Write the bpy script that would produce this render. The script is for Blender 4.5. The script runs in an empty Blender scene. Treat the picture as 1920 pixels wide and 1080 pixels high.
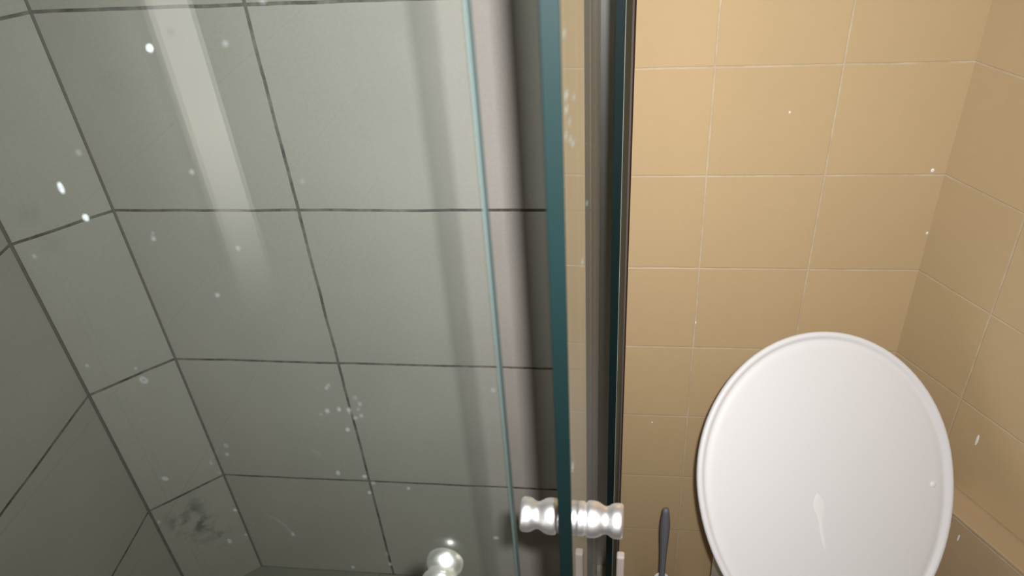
import bpy, bmesh, math, random
from mathutils import Vector, Matrix
random.seed(7)
sc = bpy.context.scene
col = sc.collection

# ------------------------------------------------------------------ camera
CAM = Vector((0.0, -0.98723, 1.503))
RT = Vector((0.9908961392, 0.1148184905, -0.0702961984))
UP = Vector((-0.0128588030, 0.6004793973, 0.7995368313))
FW = Vector((-0.1340130309, 0.7913543613, -0.5964891448))
cam_d = bpy.data.cameras.new('camera')
cam = bpy.data.objects.new('camera', cam_d)
col.objects.link(cam)
cam.matrix_world = Matrix(((RT.x, UP.x, -FW.x, CAM.x), (RT.y, UP.y, -FW.y, CAM.y),
                           (RT.z, UP.z, -FW.z, CAM.z), (0, 0, 0, 1)))
cam_d.sensor_width = 36
cam_d.lens = 1555.8 / 1920 * 36
cam_d.clip_start = 0.01
cam_d.dof.use_dof = True
cam_d.dof.focus_distance = 0.95
cam_d.dof.aperture_fstop = 11
sc.camera = cam

# ------------------------------------------------------------------ light and exposure
w = bpy.data.worlds.new('world'); sc.world = w
w.use_nodes = True
w.node_tree.nodes['Background'].inputs[0].default_value = (0.6, 0.58, 0.55, 1)
w.node_tree.nodes['Background'].inputs[1].default_value = 0.02
sc.view_settings.view_transform = 'Standard'
sc.view_settings.look = 'None'
sc.view_settings.exposure = 0.0
sc.view_settings.gamma = 1.0
sc.view_settings.use_curve_mapping = False

def area(name, loc, mat3, power, sx, sy, color, spread=180):
    d = bpy.data.lights.new(name, 'AREA')
    d.shape = 'RECTANGLE'; d.size = sx; d.size_y = sy
    d.energy = power; d.color = color; d.spread = math.radians(spread)
    o = bpy.data.objects.new(name, d); col.objects.link(o)
    m = mat3.to_4x4(); m.translation = loc
    o.matrix_world = m
    return o
M3 = Matrix(((RT.x, UP.x, -FW.x), (RT.y, UP.y, -FW.y), (RT.z, UP.z, -FW.z)))
# the flash of the hand-held camera, just right of and above its lens
area('camera_flash', CAM + RT * 0.0195 + UP * 0.016, M3, 7.6, 0.013, 0.010, (0.985, 0.985, 0.985), 125)
# unseen ceiling lamp, added for a dim ambient light
area('ambient_fill_light', Vector((0.35, -1.5, 2.33)), Matrix.Identity(3), 0.5, 0.25, 0.25, (1.0, 0.93, 0.82))
sc.cycles.caustics_reflective = True
sc.cycles.blur_glossy = 0.0
sc.cycles.sample_clamp_indirect = 30
sc.cycles.max_bounces = 16
sc.cycles.transparent_max_bounces = 24
sc.cycles.glossy_bounces = 8

# ------------------------------------------------------------------ helpers
def tag(o, label=None, cat=None, group=None, kind=None):
    if label: o['label'] = label
    if cat: o['category'] = cat
    if group: o['group'] = group
    if kind: o['kind'] = kind
    return o
def link(name, me, mat, parent=None, matrix=None, smooth=False):
    if mat: me.materials.append(mat)
    o = bpy.data.objects.new(name, me); col.objects.link(o)
    if smooth:
        for p in me.polygons: p.use_smooth = True
    if parent: o.parent = parent
    if matrix is not None: o.matrix_local = matrix
    return o
def empty(name, matrix):
    o = bpy.data.objects.new(name, None); col.objects.link(o)
    o.empty_display_size = 0.05
    o.matrix_world = matrix
    return o
def new_mesh(bm, name='mesh'):
    me = bpy.data.meshes.new(name); bmesh.ops.recalc_face_normals(bm, faces=bm.faces)
    bm.to_mesh(me); bm.free(); return me
def bx(bm, x0, x1, y0, y1, z0, z1, bevel=0.0, seg=2):
    vs = [bm.verts.new((x, y, z)) for x in (x0, x1) for y in (y0, y1) for z in (z0, z1)]
    f = []
    for a, b, c, d in ((0,1,3,2),(4,6,7,5),(0,4,5,1),(2,3,7,6),(0,2,6,4),(1,5,7,3)):
        f.append(bm.faces.new((vs[a], vs[b], vs[c], vs[d])))
    if bevel > 0:
        es = list({e for q in f for e in q.edges})
        bmesh.ops.bevel(bm, geom=es, offset=bevel, segments=seg, profile=0.5, affect='EDGES')
def box_mesh(*a, **k):
    bm = bmesh.new(); bx(bm, *a, **k); return new_mesh(bm)
def lathe(bm, prof, n=48, axis='z', close=True):
    """prof: (r, h) pairs"""
    rings = []
    for r, h in prof:
        ring = []
        for i in range(n):
            a = 2 * math.pi * i / n
            if r < 1e-6:
                c = (0, 0, h)
            else:
                c = (r * math.cos(a), r * math.sin(a), h)
            if axis == 'x': c = (c[2], c[0], c[1])
            if axis == 'y': c = (c[0], c[2], c[1])
            ring.append(c)
        rings.append(ring)
    vr = []
    for (r, h), ring in zip(prof, rings):
        if r < 1e-6: vr.append([bm.verts.new(ring[0])])
        else: vr.append([bm.verts.new(c) for c in ring])
    for a, b in zip(vr[:-1], vr[1:]):
        for i in range(n):
            j = (i + 1) % n
            if len(a) == 1 and len(b) == 1: continue
            if len(a) == 1: bm.faces.new((a[0], b[i], b[j]))
            elif len(b) == 1: bm.faces.new((a[i], b[0], a[j]))
            else: bm.faces.new((a[i], a[j], b[j], b[i]))
    return vr

# ------------------------------------------------------------------ materials
def nt(name):
    m = bpy.data.materials.new(name); m.use_nodes = True
    t = m.node_tree; t.nodes.clear()
    out = t.nodes.new('ShaderNodeOutputMaterial')
    return m, t, out
def principled(name, color, rough=0.5, metal=0.0, spec=0.5, coat=0.0, noise=0.0, nscale=30, bump=0.0):
    m, t, out = nt(name)
    p = t.nodes.new('ShaderNodeBsdfPrincipled')
    p.inputs['Base Color'].default_value = (*color, 1)
    p.inputs['Roughness'].default_value = rough
    p.inputs['Metallic'].default_value = metal
    p.inputs['Specular IOR Level'].default_value = spec
    p.inputs['Coat Weight'].default_value = coat
    if noise > 0 or bump > 0:
        tc = t.nodes.new('ShaderNodeTexCoord')
        n = t.nodes.new('ShaderNodeTexNoise'); n.inputs['Scale'].default_value = nscale
        n.inputs['Detail'].default_value = 5
        t.links.new(tc.outputs['Object'], n.inputs['Vector'])
        if noise > 0:
            mx = t.nodes.new('ShaderNodeMix'); mx.data_type = 'RGBA'
            mx.inputs['A'].default_value = (*[c * (1 - noise) for c in color], 1)
            mx.inputs['B'].default_value = (*[min(1, c * (1 + noise)) for c in color], 1)
            t.links.new(n.outputs['Fac'], mx.inputs['Factor'])
            t.links.new(mx.outputs['Result'], p.inputs['Base Color'])
        if bump > 0:
            b = t.nodes.new('ShaderNodeBump'); b.inputs['Strength'].default_value = bump
            b.inputs['Distance'].default_value = 0.001
            t.links.new(n.outputs['Fac'], b.inputs['Height'])
            t.links.new(b.outputs['Normal'], p.inputs['Normal'])
    t.links.new(p.outputs[0], out.inputs[0])
    return m

def tile_mat(name, tile, tile2, grout, grout2, bw, bh, ox, oz, mortar, rough, spec, fine, finescale,
             coord='xz', tbump=0.15, spots=0.0, wobble=0.0012):
    m, t, out = nt(name)
    N = t.nodes.new; L = t.links.new
    tc = N('ShaderNodeTexCoord'); sp = N('ShaderNodeSeparateXYZ'); L(tc.outputs['Object'], sp.inputs[0])
    cb = N('ShaderNodeCombineXYZ')
    a, b = {'xz': ('X', 'Z'), 'xy': ('X', 'Y')}[coord]
    L(sp.outputs[a], cb.inputs[0]); L(sp.outputs[b], cb.inputs[1])
    mp = N('ShaderNodeMapping'); mp.inputs['Location'].default_value = (-ox, -oz, 0)
    L(cb.outputs[0], mp.inputs[0])
    # slight hand-laid wobble of the joints
    wn = N('ShaderNodeTexNoise'); wn.inputs['Scale'].default_value = 9; wn.inputs['Detail'].default_value = 4
    L(cb.outputs[0], wn.inputs['Vector'])
    vs = N('ShaderNodeVectorMath'); vs.operation = 'SUBTRACT'; vs.inputs[1].default_value = (.5, .5, .5)
    L(wn.outputs['Color'], vs.inputs[0])
    vm = N('ShaderNodeVectorMath'); vm.operation = 'SCALE'; vm.inputs['Scale'].default_value = wobble * 4
    L(vs.outputs[0], vm.inputs[0])
    va = N('ShaderNodeVectorMath'); va.operation = 'ADD'
    L(mp.outputs[0], va.inputs[0]); L(vm.outputs[0], va.inputs[1])
    br = N('ShaderNodeTexBrick')
    br.offset = 0; br.squash = 1; br.offset_frequency = 2; br.squash_frequency = 2
    br.inputs['Scale'].default_value = 1; br.inputs['Mortar Size'].default_value = mortar
    br.inputs['Mortar Smooth'].default_value = 0.35
    br.inputs['Bias'].default_value = 0
    br.inputs['Brick Width'].default_value = bw; br.inputs['Row Height'].default_value = bh
    br.inputs['Color1'].default_value = (*tile, 1); br.inputs['Color2'].default_value = (*tile2, 1)
    L(va.outputs[0], br.inputs['Vector'])
    gn = N('ShaderNodeTexNoise'); gn.inputs['Scale'].default_value = 26; gn.inputs['Detail'].default_value = 6
    gn.inputs['Roughness'].default_value = 0.7
    L(cb.outputs[0], gn.inputs['Vector'])
    gr = N('ShaderNodeValToRGB')
    gr.color_ramp.elements[0].position = 0.38; gr.color_ramp.elements[0].color = (*grout, 1)
    gr.color_ramp.elements[1].position = 0.62; gr.color_ramp.elements[1].color = (*grout2, 1)
    L(gn.outputs['Fac'], gr.inputs[0]); L(gr.outputs[0], br.inputs['Mortar'])
    fn = N('ShaderNodeTexNoise'); fn.inputs['Scale'].default_value = finescale; fn.inputs['Detail'].default_value = 8
    fn.inputs['Roughness'].default_value = 0.65
    L(tc.outputs['Object'], fn.inputs['Vector'])
    cl = N('ShaderNodeTexNoise'); cl.inputs['Scale'].default_value = 5.5; cl.inputs['Detail'].default_value = 4
    L(tc.outputs['Object'], cl.inputs['Vector'])
    ad = N('ShaderNodeMath'); ad.operation = 'ADD'; L(fn.outputs['Fac'], ad.inputs[0]); L(cl.outputs['Fac'], ad.inputs[1])
    mr = N('ShaderNodeMapRange'); mr.inputs['From Min'].default_value = 0.6; mr.inputs['From Max'].default_value = 1.4
    mr.inputs['To Min'].default_value = 1 - fine; mr.inputs['To Max'].default_value = 1 + fine
    L(ad.outputs[0], mr.inputs[0])
    ml = N('ShaderNodeVectorMath'); ml.operation = 'SCALE'; L(br.outputs['Color'], ml.inputs[0]); L(mr.outputs[0], ml.inputs['Scale'])
    p = N('ShaderNodeBsdfPrincipled')
    L(ml.outputs[0], p.inputs['Base Color'])
    p.inputs['Roughness'].default_value = rough; p.inputs['Specular IOR Level'].default_value = spec
    inv = N('ShaderNodeMath'); inv.operation = 'MULTIPLY_ADD'; inv.inputs[1].default_value = -1.0; inv.inputs[2].default_value = 1
    L(br.outputs['Fac'], inv.inputs[0])
    b1 = N('ShaderNodeBump'); b1.inputs['Strength'].default_value = 0.5; b1.inputs['Distance'].default_value = 0.0012
    L(inv.outputs[0], b1.inputs['Height'])
    b2 = N('ShaderNodeBump'); b2.inputs['Strength'].default_value = tbump; b2.inputs['Distance'].default_value = 0.0006
    L(fn.outputs['Fac'], b2.inputs['Height']); L(b1.outputs[0], b2.inputs['Normal'])
    L(b2.outputs[0], p.inputs['Normal'])
    L(p.outputs[0], out.inputs[0])
    return m

GT, GT2 = (0.425, 0.388, 0.348), (0.405, 0.37, 0.33)
GG, GG2 = (0.05, 0.035, 0.028), (0.22, 0.195, 0.165)
BT, BT2 = (0.565, 0.408, 0.228), (0.545, 0.394, 0.22)
BG, BG2 = (0.53, 0.40, 0.25), (0.62, 0.50, 0.345)
def gray(ox, bw=0.45):
    return tile_mat('grey_stone_tile', GT, GT2, GG, GG2, bw, 0.2982, ox, 0.0006, 0.0028, 0.62, 0.2, 0.10, 190, tbump=0.35)
def beige(ox, bw=0.15, oz=1.0988 - 0.15 * 7):
    return tile_mat('beige_glazed_tile', BT, BT2, BG, BG2, bw, 0.15, ox, oz, 0.0016, 0.32, 0.35, 0.03, 60, tbump=0.05, wobble=0.0006)

def glass(name, tint, dust, dust_seed=0.0, r0=0.04, lobe_mix=0.0, lobe_rough=0.17):
    """clear pane: transmits straight through, mirrors more and more towards grazing, thin water marks"""
    m, t, out = nt(name)
    N = t.nodes.new; L = t.links.new
    lw = N('ShaderNodeLayerWeight'); lw.inputs['Blend'].default_value = 0.5
    pw = N('ShaderNodeMath'); pw.operation = 'POWER'; pw.inputs[1].default_value = 5; L(lw.outputs['Facing'], pw.inputs[0])
    ma = N('ShaderNodeMath'); ma.operation = 'MULTIPLY_ADD'; ma.inputs[1].default_value = 1 - r0; ma.inputs[2].default_value = r0
    L(pw.outputs[0], ma.inputs[0])
    tr = N('ShaderNodeBsdfTransparent'); tr.inputs[0].default_value = (*tint, 1)
    gl = N('ShaderNodeBsdfGlossy'); gl.inputs['Roughness'].default_value = 0.0
    gl.inputs['Color'].default_value = (0.97, 0.99, 0.98, 1)
    if lobe_mix > 0:      # added rough lobe, spreads a soft glow of the bounced flash
        g2 = N('ShaderNodeBsdfGlossy'); g2.inputs['Roughness'].default_value = lobe_rough
        mf = N('ShaderNodeMixShader'); mf.inputs[0].default_value = lobe_mix
        L(gl.outputs[0], mf.inputs[1]); L(g2.outputs[0], mf.inputs[2]); gl = mf
    mx = N('ShaderNodeMixShader'); L(ma.outputs[0], mx.inputs[0]); L(tr.outputs[0], mx.inputs[1]); L(gl.outputs[0], mx.inputs[2])
    tc = N('ShaderNodeTexCoord')
    mp = N('ShaderNodeMapping'); mp.inputs['Scale'].default_value = (1, 1, 0.35); mp.inputs['Location'].default_value = (dust_seed, 0, 0)
    L(tc.outputs['Object'], mp.inputs[0])
    n = N('ShaderNodeTexNoise'); n.inputs['Scale'].default_value = 14; n.inputs['Detail'].default_value = 5
    L(mp.outputs[0], n.inputs['Vector'])
    mr = N('ShaderNodeMapRange'); mr.inputs['From Min'].default_value = 0.35; mr.inputs['From Max'].default_value = 0.75
    mr.inputs['To Min'].default_value = dust * 0.85; mr.inputs['To Max'].default_value = dust * 1.25
    L(n.outputs['Fac'], mr.inputs[0])
    df = N('ShaderNodeBsdfDiffuse'); df.inputs['Color'].default_value = (0.8, 0.82, 0.8, 1)
    m2 = N('ShaderNodeMixShader'); L(mr.outputs[0], m2.inputs[0]); L(mx.outputs[0], m2.inputs[1]); L(df.outputs[0], m2.inputs[2])
    L(m2.outputs[0], out.inputs[0])
    return m
M_glassA = glass('clear_glass_front', (0.955, 0.985, 0.965), 0.0045)
M_glassB = glass('clear_glass_door', (0.93, 0.975, 0.95), 0.0004, 3.0, lobe_mix=0.35, lobe_rough=0.26)
M_edge = principled('polished_green_glass_edge', (0.0018, 0.0075, 0.0075), 0.5, 0, 0.22)
M_edgeA = principled('pale_glass_edge', (0.036, 0.050, 0.047), 0.6, 0, 0.1)
M_chrome = principled('chrome', (0.97, 0.94, 0.94), 0.42, 1.0, noise=0.04, nscale=60)
M_alu = principled('aluminium', (0.62, 0.62, 0.58), 0.35, 1.0, noise=0.06, nscale=40)
M_seal = principled('dark_rubber_seal', (0.11, 0.085, 0.08), 0.9, 0, 0.0)
M_white = principled('white_plastic', (0.79, 0.77, 0.77), 0.42, 0, 0.3, bump=0.02, nscale=90)
M_whitemark = principled('pale_drip', (0.88, 0.86, 0.855), 0.25, 0, 0.5)
M_ceramic = principled('white_ceramic', (0.82, 0.80, 0.77), 0.12, 0, 0.5, 0.3)
M_darkplastic = principled('dark_grey_plastic', (0.17, 0.17, 0.19), 0.45, noise=0.05, nscale=50)
M_plaster = principled('white_plaster', (0.72, 0.70, 0.66), 0.8, noise=0.03, nscale=8, bump=0.2)
M_fleck = principled('white_fleck', (0.92, 0.92, 0.9), 0.4)

def drop_mat():
    m, t, out = nt('water_drop')
    N = t.nodes.new; L = t.links.new
    tr = N('ShaderNodeBsdfTransparent'); tr.inputs[0].default_value = (0.95, 0.98, 0.98, 1)
    p = N('ShaderNodeBsdfPrincipled'); p.inputs['Base Color'].default_value = (0.36, 0.40, 0.40, 1); p.inputs['Roughness'].default_value = 0.55; p.inputs['Specular IOR Level'].default_value = 0.2
    n = N('ShaderNodeObjectInfo')
    mr = N('ShaderNodeMapRange'); mr.inputs['To Min'].default_value = 0.02; mr.inputs['To Max'].default_value = 0.09
    L(n.outputs['Random'], mr.inputs[0])
    mx = N('ShaderNodeMixShader'); L(mr.outputs[0], mx.inputs[0]); L(tr.outputs[0], mx.inputs[1]); L(p.outputs[0], mx.inputs[2])
    L(mx.outputs[0], out.inputs[0])
    return m
M_drop = drop_mat()
M_bright = principled('milky_drop', (0.30, 0.34, 0.34), 0.3)
def streak_mat():
    m, t, out = nt('water_streak')
    tr = t.nodes.new('ShaderNodeBsdfTransparent'); d = t.nodes.new('ShaderNodeBsdfDiffuse'); d.inputs[0].default_value = (0.6, 0.66, 0.64, 1)
    x = t.nodes.new('ShaderNodeMixShader'); x.inputs[0].default_value = 0.012
    t.links.new(tr.outputs[0], x.inputs[1]); t.links.new(d.outputs[0], x.inputs[2]); t.links.new(x.outputs[0], out.inputs[0])
    return m
M_streak = streak_mat()

# ------------------------------------------------------------------ room shell
HH = 2.4
def wall(name, p0, p1, mat, thick=0.08, z0=0.0, z1=HH, inward=1):
    """a wall slab from p0 to p1 (plan); its local x runs along the wall, local -y faces the room"""
    d = Vector((p1[0] - p0[0], p1[1] - p0[1], 0)); n = d.length; d.normalize()
    y = Vector((-d.y, d.x, 0))
    m = Matrix(((d.x, y.x, 0, p0[0]), (d.y, y.y, 0, p0[1]), (0, 0, 1, 0), (0, 0, 0, 1)))
    o = link(name, box_mesh(0, n, 0, thick, z0, z1), mat)
    o.matrix_world = m
    o['kind'] = 'structure'
    return o
XL, XC, XB, FY = -0.7613, 0.4029, -0.030, -2.55
LX, LY = -0.870, -0.094          # left chamfer's near corner
RDIR = Vector((0.546, -0.838)).normalized()
RLEN = 0.62
RX, RY = XC + RDIR.x * RLEN, RDIR.y * RLEN
wall('wall_back', (XL, 0), (XB, 0), gray(-0.4713 - XL))
wall('wall_back_toilet_side', (XB, 0), (XC, 0), beige(0.1061 - XB))
def add_stain(m, spots):
    """dark blotches of mildew on the tiles; spots: (x, z, rx, rz)"""
    t = m.node_tree; N = t.nodes.new; L = t.links.new
    p = [n for n in t.nodes if n.type == 'BSDF_PRINCIPLED'][0]
    src = p.inputs['Base Color'].links[0].from_socket
    tc = N('ShaderNodeTexCoord')
    nz = N('ShaderNodeTexNoise'); nz.inputs['Scale'].default_value = 34; nz.inputs['Detail'].default_value = 4
    L(tc.outputs['Object'], nz.inputs['Vector'])
    acc = None
    for x, z, rx, rz in spots:
        a = N('ShaderNodeVectorMath'); a.operation = 'SUBTRACT'; a.inputs[1].default_value = (x, 0, z); L(tc.outputs['Object'], a.inputs[0])
        b = N('ShaderNodeVectorMath'); b.operation = 'MULTIPLY'; b.inputs[1].default_value = (1 / rx, 0, 1 / rz); L(a.outputs[0], b.inputs[0])
        c = N('ShaderNodeVectorMath'); c.operation = 'LENGTH'; L(b.outputs[0], c.inputs[0])
        d = N('ShaderNodeMapRange'); d.inputs['From Min'].default_value = 0.2; d.inputs['From Max'].default_value = 1.2
        d.inputs['To Min'].default_value = 1; d.inputs['To Max'].default_value = 0; L(c.outputs['Value'], d.inputs[0])
        if acc is None: acc = d.outputs[0]
        else:
            e = N('ShaderNodeMath'); e.operation = 'MAXIMUM'; L(acc, e.inputs[0]); L(d.outputs[0], e.inputs[1]); acc = e.outputs[0]
    r = N('ShaderNodeMapRange'); r.inputs['From Min'].default_value = 0.45; r.inputs['From Max'].default_value = 0.62; L(nz.outputs['Fac'], r.inputs[0])
    f = N('ShaderNodeMath'); f.operation = 'MULTIPLY'; L(acc, f.inputs[0]); L(r.outputs[0], f.inputs[1])
    mx = N('ShaderNodeMix'); mx.data_type = 'RGBA'; L(f.outputs[0], mx.inputs['Factor']); L(src, mx.inputs['A'])
    mx.inputs['B'].default_value = (0.13, 0.14, 0.12, 1); L(mx.outputs['Result'], p.inputs['Base Color'])
    return m
wall('wall_left_chamfer', (LX, LY), (XL, 0), add_stain(gray(0.144 + 0.001, 0.9), [(0.068, 0.22, 0.03, 0.075), (0.04, 0.235, 0.025, 0.05), (0.095, 0.16, 0.02, 0.05)]))
wall('wall_right_chamfer', (XC, 0), (RX, RY), beige(0.115))
wall('wall_left', (LX, FY), (LX, LY), gray(2.456 - 0.45 * 3 - 0.3))
wall('wall_right', (RX, RY), (RX, FY), beige(0.02))
GX0, GX1, DX1, DH = -0.30, -0.33, 0.50, 2.08      # doorway, door leaf slid shut
def front(name, x0, x1, z0, z1, y0=FY - 0.08, y1=FY, mat=None):
    o = link(name, box_mesh(x0, x1, y0, y1, z0, z1), mat or M_plaster); o['kind'] = 'structure'; return o
front('wall_front', LX, GX0, 0, HH)
front('wall_front', DX1, RX + 0.08, 0, HH)
front('wall_front', GX0, DX1, DH, HH)
M_door = principled('white_door_paint', (0.70, 0.68, 0.64), 0.4, noise=0.02, nscale=6)
dr = front('door_1', GX1, DX1 + 0.03, 0.004, DH + 0.02, FY + 0.001, FY + 0.040, M_door)
bm = bmesh.new(); lathe(bm, [(0, 0), (0.024, 0), (0.024, 0.004), (0.010, 0.008), (0.009, 0.03), (0.022, 0.036), (0.026, 0.048), (0.018, 0.056), (0, 0.058)], 28, 'y')
link('door_knob', new_mesh(bm), M_chrome, dr, Matrix.Translation((GX1 + 0.06, FY + 0.040, 1.0)), smooth=True)
def slab(name, z0, z1, mat, x0, x1, y0, y1):
    o = link(name, box_mesh(x0, x1, y0, y1, z0, z1), mat); o['kind'] = 'structure'; return o
M_floor = tile_mat('brown_floor_tile', (0.36, 0.29, 0.21), (0.34, 0.28, 0.20), (0.2, 0.16, 0.12), (0.3, 0.25, 0.19), 0.3, 0.3, 0.05, 0.05, 0.0015, 0.4, 0.4, 0.06, 60, coord='xy')
M_sfloor = tile_mat('grey_shower_floor_tile', (0.22, 0.20, 0.16), (0.20, 0.19, 0.15), GG, GG2, 0.3, 0.3, 0.1, 0.0, 0.0017, 0.6, 0.3, 0.10, 120, coord='xy')
slab('floor', -0.08, 0.0, M_floor, LX - 0.1, RX + 0.1, FY - 0.1, 0.1)
slab('ceiling', HH, HH + 0.08, M_plaster, LX - 0.1, RX + 0.1, FY - 0.1, 0.1)

o = link('floor_shower', box_mesh(LX - 0.02, XB - 0.002, -0.72, 0.03, 0.0003, 0.006), M_sfloor); o['kind'] = 'structure'

def corner_joint(name, x, y, r, mat):
    bm = bmesh.new(); lathe(bm, [(0, 0.0), (r, 0.0), (r, HH - 0.002), (0, HH - 0.002)], 12)
    o = link(name, new_mesh(bm), mat); o.matrix_world = Matrix.Translation((x, y, 0.0)); o['kind'] = 'structure'
M_jd = principled('dark_joint', (0.13, 0.108, 0.09), 0.8, noise=0.4, nscale=30)
corner_joint('trim_4', XL, 0.0, 0.0023, M_jd)
corner_joint('trim_5', LX, LY, 0.0030, M_jd)

# boxed-in pipe ledge along the foot of the right chamfer
m = Matrix(((RDIR.x, -RDIR.y, 0, XC), (RDIR.y, RDIR.x, 0, 0), (0, 0, 1, 0), (0, 0, 0, 1)))
o = link('trim_1', box_mesh(0.0, RLEN, -0.040, -0.0005, 0.0, 0.499, bevel=0.0015),
         tile_mat('beige_ledge_tile', (0.50, 0.36, 0.215), (0.48, 0.35, 0.21), (0.40, 0.31, 0.22), (0.62, 0.52, 0.39), 0.15, 0.15, 0.145, 0.493 - 0.15 * 4, 0.0014, 0.35, 0.35, 0.04, 60, tbump=0.05))
o.matrix_world = m; o['kind'] = 'structure'

# ------------------------------------------------------------------ shower enclosure frame
T, K, ZR = 0.0338, 0.013, 1.26
O3 = Vector((-0.0266, CAM.y + 0.306, ZR))
EXh = Vector((math.cos(T), -math.sin(T), 0)); EY = Vector((math.sin(T), math.cos(T), 0))
EZ = (EXh * K + Vector((0, 0, 1))).normalized(); EX = EY.cross(EZ)
MENC = Matrix(((EX.x, EY.x, EZ.x, 0), (EX.y, EY.y, EZ.y, 0), (EX.z, EY.z, EZ.z, 0), (0, 0, 0, 1)))
MENC.translation = O3 - EZ * ZR
def enc(x, y, z): return MENC @ Matrix.Translation((x, y, z))
GZ0, GZ1 = 0.095, 1.93
AY0, AY1 = -0.036, -0.028
AX1 = -0.0270
SWING = 0.0118          # the open door is not quite parallel to the fixed panel
def pane(name, x0, x1, y0, y1, mat, label, edge_side, edge_mat, swing=0.0):
    cx, cy = (x0 + x1) / 2, (y0 + y1) / 2
    r = empty(name, enc(0, 0, GZ0) @ Matrix.Rotation(swing, 4, 'Z') @ Matrix.Translation((cx, cy, 0))); tag(r, label, 'glass panel')
    hx, hy, h = (x1 - x0) / 2, (y1 - y0) / 2, GZ1 - GZ0
    e = 0.0012
    if edge_side == '+x':
        link('glass', box_mesh(-hx, hx - e, -hy, hy, 0, h), mat, r)
        link('polished_edge', box_mesh(hx - e + 0.0001, hx, -hy, hy, 0, h, bevel=0.0005), edge_mat, r)
    else:
        link('glass', box_mesh(-hx, hx, -hy + e, hy, 0, h), mat, r)
        link('polished_edge', box_mesh(-hx, hx, -hy, -hy + e - 0.0001, 0, h, bevel=0.0005), edge_mat, r)
    return r, (cx, cy)
pA, cA = pane('shower_door', -0.50, AX1, AY0, AY1, M_glassA, 'clear glass shower door with dried water drops in front of the grey tiles', '+x', M_edgeA)
pB, cB = pane('shower_door', -0.008, 0.0, 0.0, 0.300, M_glassB, 'open glass shower door seen edge-on, thick dark green edge with chrome knob', '-y', M_edge, swing=SWING)
pC, cC = pane('fixed_shower_panel', 0.0042, 0.0122, 0.3645, 0.662, M_glassB, 'narrow fixed glass panel held in the metal wall channel beside the beige tiles', '-y', M_edge)
M_vinyl = principled('pale_green_grey_vinyl', (0.17, 0.18, 0.155), 0.9, 0, 0.0)
link('vinyl_seal', box_mesh(0.0041, 0.0047, -0.148, 0.06, 0.0, GZ1 - GZ0, bevel=0.0002), M_vinyl, pC)
M_clip = principled('milky_plastic', (0.62, 0.52, 0.48), 0.2, 0, 0.6, 0.4)
link('glass_guide', box_mesh(0.0095, 0.0205, -0.146, -0.134, 0.30, 0.455, bevel=0.003, seg=3), M_clip, pC)['label'] = 'milky plastic guide'
pD, cD = pane('fixed_shower_panel', -0.80, -0.47, -0.022, -0.014, M_glassA, 'fixed glass panel behind the left end of the drop-spotted door', '+x', M_edgeA)

# chrome knobs, both halves of a pair through the pane
KN = [(0, 0.0002), (0.0118, 0.0002), (0.0122, 0.0010), (0.0122, 0.0048), (0.0115, 0.0056), (0.0108, 0.0062), (0.0116, 0.0070),
      (0.0127, 0.0080), (0.0130, 0.0105), (0.0128, 0.0135), (0.0121, 0.0165), (0.0108, 0.0190), (0.0098, 0.0210),
      (0.0096, 0.0230), (0.0102, 0.0250), (0.0114, 0.0270), (0.0122, 0.0290), (0.0124, 0.0320), (0.0122, 0.0345), (0.0112, 0.0360), (0, 0.0364)]
def knob(pivot, parent_c, parent, cx, cy, cz, axis, half):
    r = bpy.data.objects.new('knob', None); col.objects.link(r)
    r.parent = parent; r.matrix_local = Matrix.Translation((cx - parent_c[0], cy - parent_c[1], cz - GZ0))
    r.empty_display_size = 0.02
    r['label'] = 'round waisted chrome knob'
    for s in (1, -1):
        bm = bmesh.new()
        lathe(bm, [(a * 0.93, s * (h * 0.82 + half)) for a, h in KN], 48, axis)
        link('knob_half', new_mesh(bm), M_chrome, r, smooth=True)
    bm = bmesh.new(); lathe(bm, [(0, -half), (0.0075, -half), (0.0075, half), (0, half)], 32, axis)
    link('spindle', new_mesh(bm), M_chrome, r)
KZ = 1.052
knob(None, cB, pB, -0.004, 0.041, KZ, 'x', 0.004)
knob(None, cA, pA, -0.081, -0.032, KZ, 'y', 0.004)

# wall channel that carries the fixed panel, with the plain cover strip beside it
r = empty('wall_channel', enc(-0.02, 0.664, GZ0 - 0.03)); tag(r, 'aluminium wall channel running up the joint of grey and beige tiles', 'metal channel')
hC = GZ1 - GZ0 + 0.05
link('cover_strip', box_mesh(-0.0175, 0.0145, 0.004, 0.0145, 0, hC, bevel=0.002), M_alu, r)
link('channel_side', box_mesh(0.0160, 0.0239, -0.014, 0.0145, 0, hC, bevel=0.0008), M_alu, r)
link('channel_side', box_mesh(0.0325, 0.0350, -0.085, 0.0145, 0, hC, bevel=0.0006), M_seal, r)
# top rail, bottom rails and the curb (above and below the picture)
def rail(name, x0, x1, y0, y1, z0, z1, mat, label, cat):
    cx, cy = (x0 + x1) / 2, (y0 + y1) / 2
    o = link(name, box_mesh(-(x1 - x0) / 2, (x1 - x0) / 2, -(y1 - y0) / 2, (y1 - y0) / 2, 0, z1 - z0, bevel=0.002), mat)
    o.matrix_world = enc(cx, cy, z0)
    tag(o, label, cat); return o
rail('top_rail', -0.812, -0.02, -0.046, -0.008, GZ1 + 0.001, GZ1 + 0.036, M_alu, 'aluminium top rail over the drop-spotted glass door', 'rail')
rail('top_rail', -0.014, 0.022, -0.046, 0.655, GZ1 + 0.001, GZ1 + 0.036, M_alu, 'aluminium top rail over the edge-on glass door', 'rail')
r = link('trim_2', box_mesh(-0.812, 0.05, -0.075, 0.02, 0, GZ0 - 0.001, bevel=0.004), M_sfloor); r.matrix_world = enc(0, 0, 0); r['kind'] = 'structure'
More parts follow.
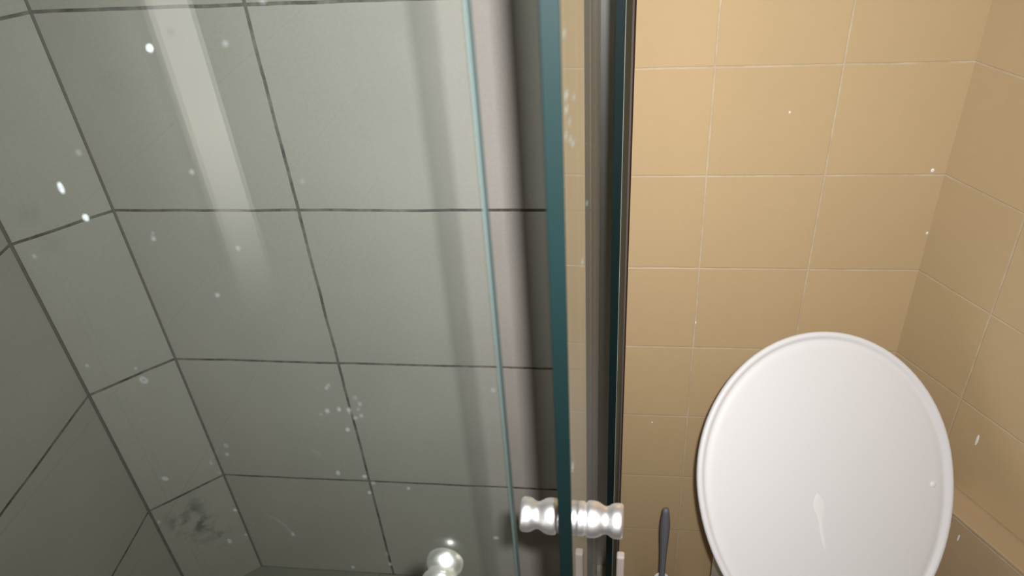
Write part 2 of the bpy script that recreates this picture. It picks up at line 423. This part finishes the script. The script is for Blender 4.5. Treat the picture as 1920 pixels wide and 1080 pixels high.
r = link('trim_3', box_mesh(-0.04, 0.014, 0.021, 0.672, 0, GZ0 - 0.001, bevel=0.004), M_sfloor); r.matrix_world = enc(0, 0, 0); r['kind'] = 'structure'

# ------------------------------------------------------------------ toilet with its lid up
W_, LF, LR, LEAN, YAW = 0.1775, 0.199, 0.237, 0.61, 0.238
LC = Vector((0.275, -0.207, 0.600))
la = Vector((math.cos(YAW), math.sin(YAW), 0))
lb = Vector((-math.sin(YAW) * math.sin(LEAN), math.cos(YAW) * math.sin(LEAN), math.cos(LEAN)))
ln = la.cross(lb)               # towards the viewer
HG = LC - lb * LR * 0.985       # hinge line
ROOT = Vector((HG.x, HG.y, 0))
MT = Matrix.Rotation(YAW, 4, 'Z'); MT.translation = ROOT
toilet = empty('toilet', MT); tag(toilet, 'white toilet with its oval lid raised in front of the beige tiled corner', 'toilet')
MI = MT.inverted()
ML = Matrix(((la.x, lb.x, ln.x, LC.x), (la.y, lb.y, ln.y, LC.y), (la.z, lb.z, ln.z, LC.z), (0, 0, 0, 1)))
def outline(s, n=96):
    pts = []
    for i in range(n):
        a = 2 * math.pi * i / n
        x, y = math.cos(a), math.sin(a)
        px = (W_ - s) * x; py = (LF - s) * y if y > 0 else (LR - s) * y
        py = max(py, -(LR * 0.985 - s))
        pts.append((px, py))
    return pts
def loft(prof, cap0=True, cap1=True, n=96):
    bm = bmesh.new(); rings = []
    for s, z in prof:
        rings.append([bm.verts.new((x, y, z)) for x, y in outline(s, n)])
    for a, b in zip(rings[:-1], rings[1:]):
        for i in range(n):
            j = (i + 1) % n
            bm.faces.new((a[i], a[j], b[j], b[i]))
    if cap0: bm.faces.new(rings[0])
    if cap1: bm.faces.new(rings[-1])
    return new_mesh(bm)
prof = [(0.030, -0.0165), (0.008, -0.0150), (0.002, -0.0115), (0.0, -0.007), (0.0002, -0.003), (0.0015, -0.0008), (0.0040, 0.0), (0.0065, -0.0006),
        (0.0085, -0.0026), (0.0105, -0.0043), (0.0130, -0.0048), (0.016, -0.0042), (0.019, -0.0034), (0.024, -0.0030), (0.05, -0.0022), (0.09, -0.0015), (0.13, -0.001)]
lid = link('lid', loft(prof), M_white, toilet, MI @ ML, smooth=True)
# drip mark on the lid and the little rubber stop at its right side
bm = bmesh.new()
def strip(bm, pts, z):
    """pts: (y, halfwidth, xoff)"""
    L_, R_ = [], []
    for y, hw, xo in pts:
        L_.append(bm.verts.new((xo - hw, y, z))); R_.append(bm.verts.new((xo + hw, y, z)))
    C_ = [bm.verts.new((xo, y, z + min(0.0008, hw * 0.3))) for y, hw, xo in pts]
    for i in range(len(pts) - 1):
        bm.faces.new((L_[i], L_[i+1], C_[i+1], C_[i])); bm.faces.new((C_[i], C_[i+1], R_[i+1], R_[i]))
strip(bm, [(0.000, 0.0002, 0), (-0.004, 0.0035, 0), (-0.009, 0.0062, 0), (-0.015, 0.0076, 0), (-0.021, 0.0074, 0), (-0.027, 0.0055, 0.0004),
           (-0.032, 0.0040, 0.0006), (-0.040, 0.0030, 0.0002), (-0.055, 0.0026, 0.0002), (-0.070, 0.0024, 0.0012), (-0.076, 0.0015, 0.0022), (-0.079, 0.0002, 0.0028)], -0.0008)
DRIP = link('drip_mark', new_mesh(bm), M_whitemark, lid, Matrix.Translation((-0.016, -0.018, 0)), smooth=True)
bm = bmesh.new(); lathe(bm, [(0, 0.0006), (0.0025, 0.0004), (0.0038, -0.0005), (0.004, -0.003)], 20)
link('bumper', new_mesh(bm), M_whitemark, lid, Matrix.Translation((0.146, -0.030, -0.001)), smooth=True)
# bowl, seat, rear deck: below the picture's edge, built in the toilet's own frame (front is -y)
def ring_loft(rings, caps=(True, True), n=64):
    bm = bmesh.new(); vr = []
    for cy, rx, ryf, ryb, z in rings:
        row = []
        for i in range(n):
            a = 2 * math.pi * i / n
            y = math.sin(a)
            row.append(bm.verts.new((rx * math.cos(a), cy + (ryb if y > 0 else ryf) * y, z)))
        vr.append(row)
    for a, b in zip(vr[:-1], vr[1:]):
        for i in range(n):
            j = (i + 1) % n; bm.faces.new((a[i], a[j], b[j], b[i]))
    if caps[0]: bm.faces.new(vr[0])
    if caps[1]: bm.faces.new(vr[-1])
    return new_mesh(bm)
hz = HG.z
bowl = link('bowl', ring_loft([(-0.16, 0.11, 0.16, 0.16, 0.0), (-0.16, 0.105, 0.155, 0.16, 0.06), (-0.17, 0.10, 0.15, 0.16, 0.16), (-0.20, 0.13, 0.19, 0.19, 0.26),
     (-0.22, 0.168, 0.225, 0.21, 0.34), (-0.22, 0.175, 0.235, 0.215, hz - 0.045), (-0.22, 0.172, 0.232, 0.212, hz - 0.038), (-0.22, 0.130, 0.185, 0.165, hz - 0.038),
     (-0.22, 0.120, 0.175, 0.155, hz - 0.06), (-0.21, 0.10, 0.14, 0.13, hz - 0.15), (-0.20, 0.04, 0.05, 0.05, hz - 0.22)]), M_ceramic, toilet, smooth=True)
deck = link('rear_deck', box_mesh(-0.10, 0.10, 0.0, 0.255, 0.0, hz - 0.055, bevel=0.015, seg=3), M_ceramic, toilet)
seat = link('seat', ring_loft([(-0.22, 0.176, 0.236, 0.205, hz - 0.037), (-0.22, 0.178, 0.238, 0.207, hz - 0.028), (-0.22, 0.170, 0.230, 0.200, hz - 0.020),
     (-0.22, 0.130, 0.185, 0.160, hz - 0.020), (-0.22, 0.120, 0.175, 0.150, hz - 0.028), (-0.22, 0.120, 0.175, 0.150, hz - 0.037), (-0.22, 0.176, 0.236, 0.205, hz - 0.037)], (False, False)), M_white, toilet, smooth=True)
for s in (-1, 1):
    bm = bmesh.new(); lathe(bm, [(0, -0.02), (0.011, -0.02), (0.011, 0.02), (0, 0.02)], 24, 'x')
    link('hinge', new_mesh(bm), M_white, toilet, Matrix.Translation((s * 0.06, 0.004, hz - 0.008)), smooth=False)

# ------------------------------------------------------------------ toilet brush in its holder
BX, BY = 0.0725, -0.100
r = empty('toilet_brush', Matrix.Translation((BX, BY, 0))); tag(r, 'dark grey toilet brush handle standing in white holder left of the toilet', 'toilet brush')
bm = bmesh.new()
lathe(bm, [(0, 0.10), (0.0052, 0.10), (0.0054, 0.20), (0.0056, 0.235), (0.0060, 0.262), (0.0070, 0.290), (0.0080, 0.315), (0.0084, 0.335), (0.0080, 0.352),
           (0.0068, 0.366), (0.0060, 0.374), (0.0056, 0.380), (0.0042, 0.3845), (0, 0.3865)], 28)
hd = link('handle', new_mesh(bm), M_darkplastic, r, smooth=True)
bm = bmesh.new(); lathe(bm, [(0, 0.085), (0.008, 0.085), (0.03, 0.078), (0.034, 0.05), (0.03, 0.02), (0, 0.015)], 28)
link('brush_head', new_mesh(bm), M_white, r, smooth=True)
bm = bmesh.new()
lathe(bm, [(0.040, 0.0), (0.048, 0.004), (0.046, 0.09), (0.040, 0.130), (0.028, 0.155), (0.0165, 0.172), (0.0150, 0.188), (0.0135, 0.1905), (0.0115, 0.189), (0.0110, 0.180), (0.026, 0.150), (0.037, 0.125), (0.042, 0.10), (0.043, 0.01), (0, 0.008)], 40)
link('holder', new_mesh(bm), M_white, r, smooth=True)

# ------------------------------------------------------------------ added ceiling lamp, and a made-up glowing strip for the mirrored stripe
r = empty('added_ceiling_lamp', Matrix.Translation((0.35, -1.5, HH))); tag(r, 'round white ceiling lamp, unseen, added for dim ambient light', 'lamp')
bm = bmesh.new(); lathe(bm, [(0, -0.001), (0.17, -0.001), (0.17, -0.03), (0.16, -0.035), (0, -0.035)], 48)
link('lamp_base', new_mesh(bm), M_plaster, r)

mt, tt, oo = nt('stripe_glow'); em = tt.nodes.new('ShaderNodeEmission'); em.inputs[0].default_value = (1.0, 0.93, 0.86, 1); em.inputs[1].default_value = 3.0  # glow of an added strip, there only for its reflection in the pane
# emission shaped to weaken downwards, so the mirrored stripe fades out
tcd = tt.nodes.new('ShaderNodeTexCoord'); sx = tt.nodes.new('ShaderNodeSeparateXYZ'); tt.links.new(tcd.outputs['Object'], sx.inputs[0])
rg = tt.nodes.new('ShaderNodeMapRange'); rg.interpolation_type = 'SMOOTHSTEP'
rg.inputs['From Min'].default_value = 0.0; rg.inputs['From Max'].default_value = 0.45; rg.inputs['To Min'].default_value = 0.1; rg.inputs['To Max'].default_value = 2.9
tt.links.new(sx.outputs['Z'], rg.inputs[0]); tt.links.new(rg.outputs[0], em.inputs[1])
tt.links.new(em.outputs[0], oo.inputs[0])
r = empty('stripe_light', Matrix.Translation((-0.8695, -1.715, 0.44))); tag(r, 'slim glowing strip, added out of view to mirror a pale stripe', 'lamp')
link('housing', box_mesh(0.0, 0.012, -0.04, 0.04, 0.0, 1.07, bevel=0.002), M_plaster, r)
bm = bmesh.new(); bx(bm, 0.0125, 0.058, -0.028, 0.028, 0.01, 1.06, bevel=0.005, seg=4)
link('glow_strip', new_mesh(bm), mt, r)

# ------------------------------------------------------------------ drops on the panes, flecks on the tiles
bmp = bmesh.new()
NU, NV = 20, 8
vv = []
for i in range(NU):
    a = 2 * math.pi * i / NU
    row = []
    for j in range(NV):
        b = 2 * math.pi * j / NV
        rr = 0.66 + 0.34 * math.cos(b)
        row.append(bmp.verts.new((rr * math.cos(a), rr * math.sin(a), 0.3 * math.sin(b) + 0.3)))
    vv.append(row)
for i in range(NU):
    for j in range(NV):
        bmp.faces.new((vv[i][j], vv[(i+1) % NU][j], vv[(i+1) % NU][(j+1) % NV], vv[i][(j+1) % NV]))
drop_me = new_mesh(bmp, 'water_drop'); drop_me.materials.append(M_drop)
for p in drop_me.polygons: p.use_smooth = True
bright_me = drop_me.copy(); bright_me.materials.clear(); bright_me.materials.append(M_bright)
DA = [(-0.1454, 1.4006, 5, 5), (-0.2062, 1.3408, 5, 10), (-0.2007, 1.3264, 6, 6), (-0.2345, 1.3049, 4, 4), (-0.1447, 1.3499, 4, 4), (-0.099, 1.3468, 4, 4), (-0.1726, 1.3169, 4, 4), (-0.172, 1.3197, 3, 3), (-0.1349, 1.3136, 4, 4), (-0.1518, 1.2877, 4, 4), (-0.2349, 1.2391, 4, 4), (-0.2086, 1.2394, 3, 3), (-0.2071, 1.2316, 11, 9), (-0.1103, 1.2362, 4, 4), (-0.1181, 1.2161, 4, 4), (-0.1143, 1.2187, 5, 5), (-0.108, 1.2204, 4, 5), (-0.1029, 1.2205, 5, 5), (-0.1027, 1.2183, 4, 4), (-0.0984, 1.2291, 5, 5), (-0.0967, 1.225, 4, 5), (-0.0981, 1.2213, 4, 3), (-0.1006, 1.2152, 5, 4), (-0.0973, 1.217, 4, 4), (-0.0306, 1.2399, 5, 5), (-0.176, 1.1875, 6, 6), (-0.1773, 1.1808, 5, 4), (-0.1888, 1.1725, 4, 6), (-0.1029, 1.1591, 4, 4), (-0.1857, 1.1336, 5, 4), (-0.2382, 1.1159, 4, 4), (-0.1852, 1.1115, 4, 4), (-0.1973, 1.1037, 6, 8), (-0.1552, 1.1163, 4, 6), (-0.1014, 1.106, 4, 4), (-0.1245, 1.0897, 5, 4), (-0.0371, 1.1299, 7, 4), (-0.1156, 1.4023, 4, 4), (-0.0978, 1.4169, 5, 4), (-0.0808, 1.1652, 4, 4), (-0.1009, 1.0965, 5, 5), (-0.1117, 1.2343, 3, 3), (-0.1062, 1.2065, 5, 4), (-0.1176, 1.173, 5, 6), (-0.1034, 1.1718, 6, 4), (-0.0995, 1.1672, 5, 5), (-0.2208, 1.1562, 9, 6), (-0.1913, 1.3575, 5, 5), (-0.1859, 1.1655, 6, 4)]
DB = [(0.0129, 1.3878, 5), (0.0164, 1.3605, 5), (0.0538, 1.3428, 4), (0.0153, 1.3546, 4), (0.0276, 1.3431, 5), (0.0111, 1.3447, 4), (0.0309, 1.3329, 4), (0.0456, 1.3233, 4), (0.0976, 1.2189, 4), (0.0119, 1.136, 4), (0.1402, 1.2336, 3)]
PX = 0.46 / 1556                      # a pixel's size at the panes
SPECIAL = {(-0.2062, 1.3408): 'elongated bright drop on glass door, near the leftmost grey wall corner',
           (-0.2071, 1.2316): 'largest faint round drop mark on glass door, below second slanting grey joint',
           (-0.1454, 1.4006): 'small bright ring-shaped drop high on glass door, left of the reflected stripe',
           (-0.2007, 1.3264): 'bright round water drop over the upper slanting grey joint',
           (-0.0306, 1.2399): 'single water drop closest to the free edge of the front glass door',
           (-0.2345, 1.3049): 'small drop on glass door under the upper slanting joint at far left',
           (-0.0978, 1.4169): 'water drop on the top grey joint beside its upright joint',
           (-0.1518, 1.2877): 'lone drop mid-tile, left of the upright grey joint',
           (-0.1029, 1.1591): 'bright ring drop on the upright grey joint, under lowest level joint',
           (-0.2382, 1.1159): 'small ring drop before left grey wall, lowest at far left',
           (-0.176, 1.1875): 'bright drop at the head of the thin streak over the grey wall corner',
           (-0.1973, 1.1037): 'pale bluish oval drop mark beside the dark mildew blotches'}
for x, z, a, b in DA:
    o = bpy.data.objects.new('water_drop', drop_me); col.objects.link(o)
    rot = Matrix(((1, 0, 0, 0), (0, 0, -1, 0), (0, 1, 0, 0), (0, 0, 0, 1)))   # local z to -y
    o.matrix_world = enc(x, AY0 - 0.00005, z) @ rot @ Matrix.Diagonal((a * PX * 0.72, b * PX * 0.9, 0.0006, 1))
    if (x, z) in ((-0.2062, 1.3408), (-0.2007, 1.3264), (-0.1454, 1.4006)):
        o.data = bright_me
    if (x, z) in SPECIAL:
        tag(o, SPECIAL[(x, z)], 'water drop')
    elif z > 1.27:
        tag(o, 'tiny faint drop on front glass door, before the two upper grey tile rows', 'water drop', 'faint drops before the upper grey tiles')
    elif x > -0.13 and z > 1.20:
        tag(o, 'tiny water drop in the dense cluster over the upright grey joint', 'water drop', 'drops of the dense cluster')
    elif x > -0.13:
        tag(o, 'tiny water drop on the front glass door, below the dense cluster', 'water drop', 'drops below the dense cluster')
    else:
        tag(o, 'tiny water drop on the front glass door, before the lower left grey tiles', 'water drop', 'drops before the lower left tiles')
for y, z, a in DB:
    o = bpy.data.objects.new('water_drop', drop_me); col.objects.link(o)
    rot = Matrix(((0, 0, 1, 0), (1, 0, 0, 0), (0, 1, 0, 0), (0, 0, 0, 1)))    # local z to +x
    o.matrix_world = enc(0, 0, 0) @ Matrix.Rotation(SWING, 4, 'Z') @ Matrix.Translation((0.00005, y, z)) @ rot @ Matrix.Diagonal((a * PX * 4.0, a * PX * 1.2, 0.0010, 1))
    tag(o, 'tiny water drop on the open glass door seen edge-on', 'water drop', 'water drops on the edge-on glass door')
def streak(pts, label):
    bm = bmesh.new(); strip(bm, pts, 0)
    o = link('water_streak', new_mesh(bm), M_streak, smooth=True)
    rot = Matrix(((1, 0, 0, 0), (0, 0, -1, 0), (0, 1, 0, 0), (0, 0, 0, 1)))
    o.matrix_world = enc(0, AY0 - 0.0001, 0) @ rot
    tag(o, label, 'water streak')
streak([(1.1330, 0.0002, -0.1700), (1.1305, 0.0008, -0.1660), (1.1275, 0.0011, -0.1618), (1.1240, 0.0011, -0.1588), (1.1205, 0.0007, -0.1570), (1.1150, 0.0009, -0.1560), (1.1135, 0.0002, -0.1558)],
       'curved pale water streak low on the glass door, below the lowest grey joint')
streak([(1.1905, 0.0002, -0.1300), (1.1888, 0.0007, -0.1275), (1.1865, 0.0007, -0.1252), (1.1835, 0.0002, -0.1236)],
       'short slanting water streak on the glass door left of the drop cluster')
streak([(1.1860, 0.0002, -0.1806), (1.1830, 0.0006, -0.1822), (1.1790, 0.0005, -0.1852), (1.1750, 0.0006, -0.1882), (1.1735, 0.0002, -0.1890)],
       'thin water streak on the glass door over the corner of the grey walls')
def fleck(loc, rx, rz, axis, label, tilt=0.0):
    bm = bmesh.new(); lathe(bm, [(0, 0.0006), (0.6, 0.0005), (1.0, 0.0)], 14)
    o = link('paint_fleck', new_mesh(bm), M_fleck, smooth=True)
    n = Vector((axis[0], axis[1], 0)).normalized(); x = Vector((-n.y, n.x, 0)); z = Vector((0, 0, 1))
    mm = Matrix(((x.x, z.x, n.x, loc[0]), (x.y, z.y, n.y, loc[1]), (x.z, z.z, n.z, loc[2]), (0, 0, 0, 1)))
    o.matrix_world = mm @ Matrix.Rotation(tilt, 4, 'Z') @ Matrix.Diagonal((rx, rz, 1, 1))
    tag(o, label, 'fleck')
fleck((0.201, 0, 1.038), 0.0013, 0.0016, (0, -1), 'small white fleck in the middle of a beige tile, highest on the wall')
fleck((0.387, 0, 0.955), 0.0022, 0.0028, (0, -1), 'white fleck on the light joint beside the beige wall corner')
fleck((0.401, 0, 0.860), 0.0014, 0.0022, (0, -1), 'white fleck low on the beige wall corner, below the joint')
fleck((0.107, 0, 0.698), 0.0010, 0.0028, (0, -1), 'thin white fleck on the beige wall, above and left of the lid')
fleck((0.049, 0, 0.482), 0.0014, 0.0018, (0, -1), 'white fleck on the beige tile above the toilet brush')
nn = (-0.838, -0.546)
fleck((0.48732, -0.12958, 0.6032), 0.0020, 0.0105, nn, 'long slanted white scratch mark on the beige tile right of the lid', 0.0)
fleck((0.4780, -0.1895, 0.4646), 0.0014, 0.0075, nn, 'short slanted white scratch mark on the front of the tiled ledge', 0.0)
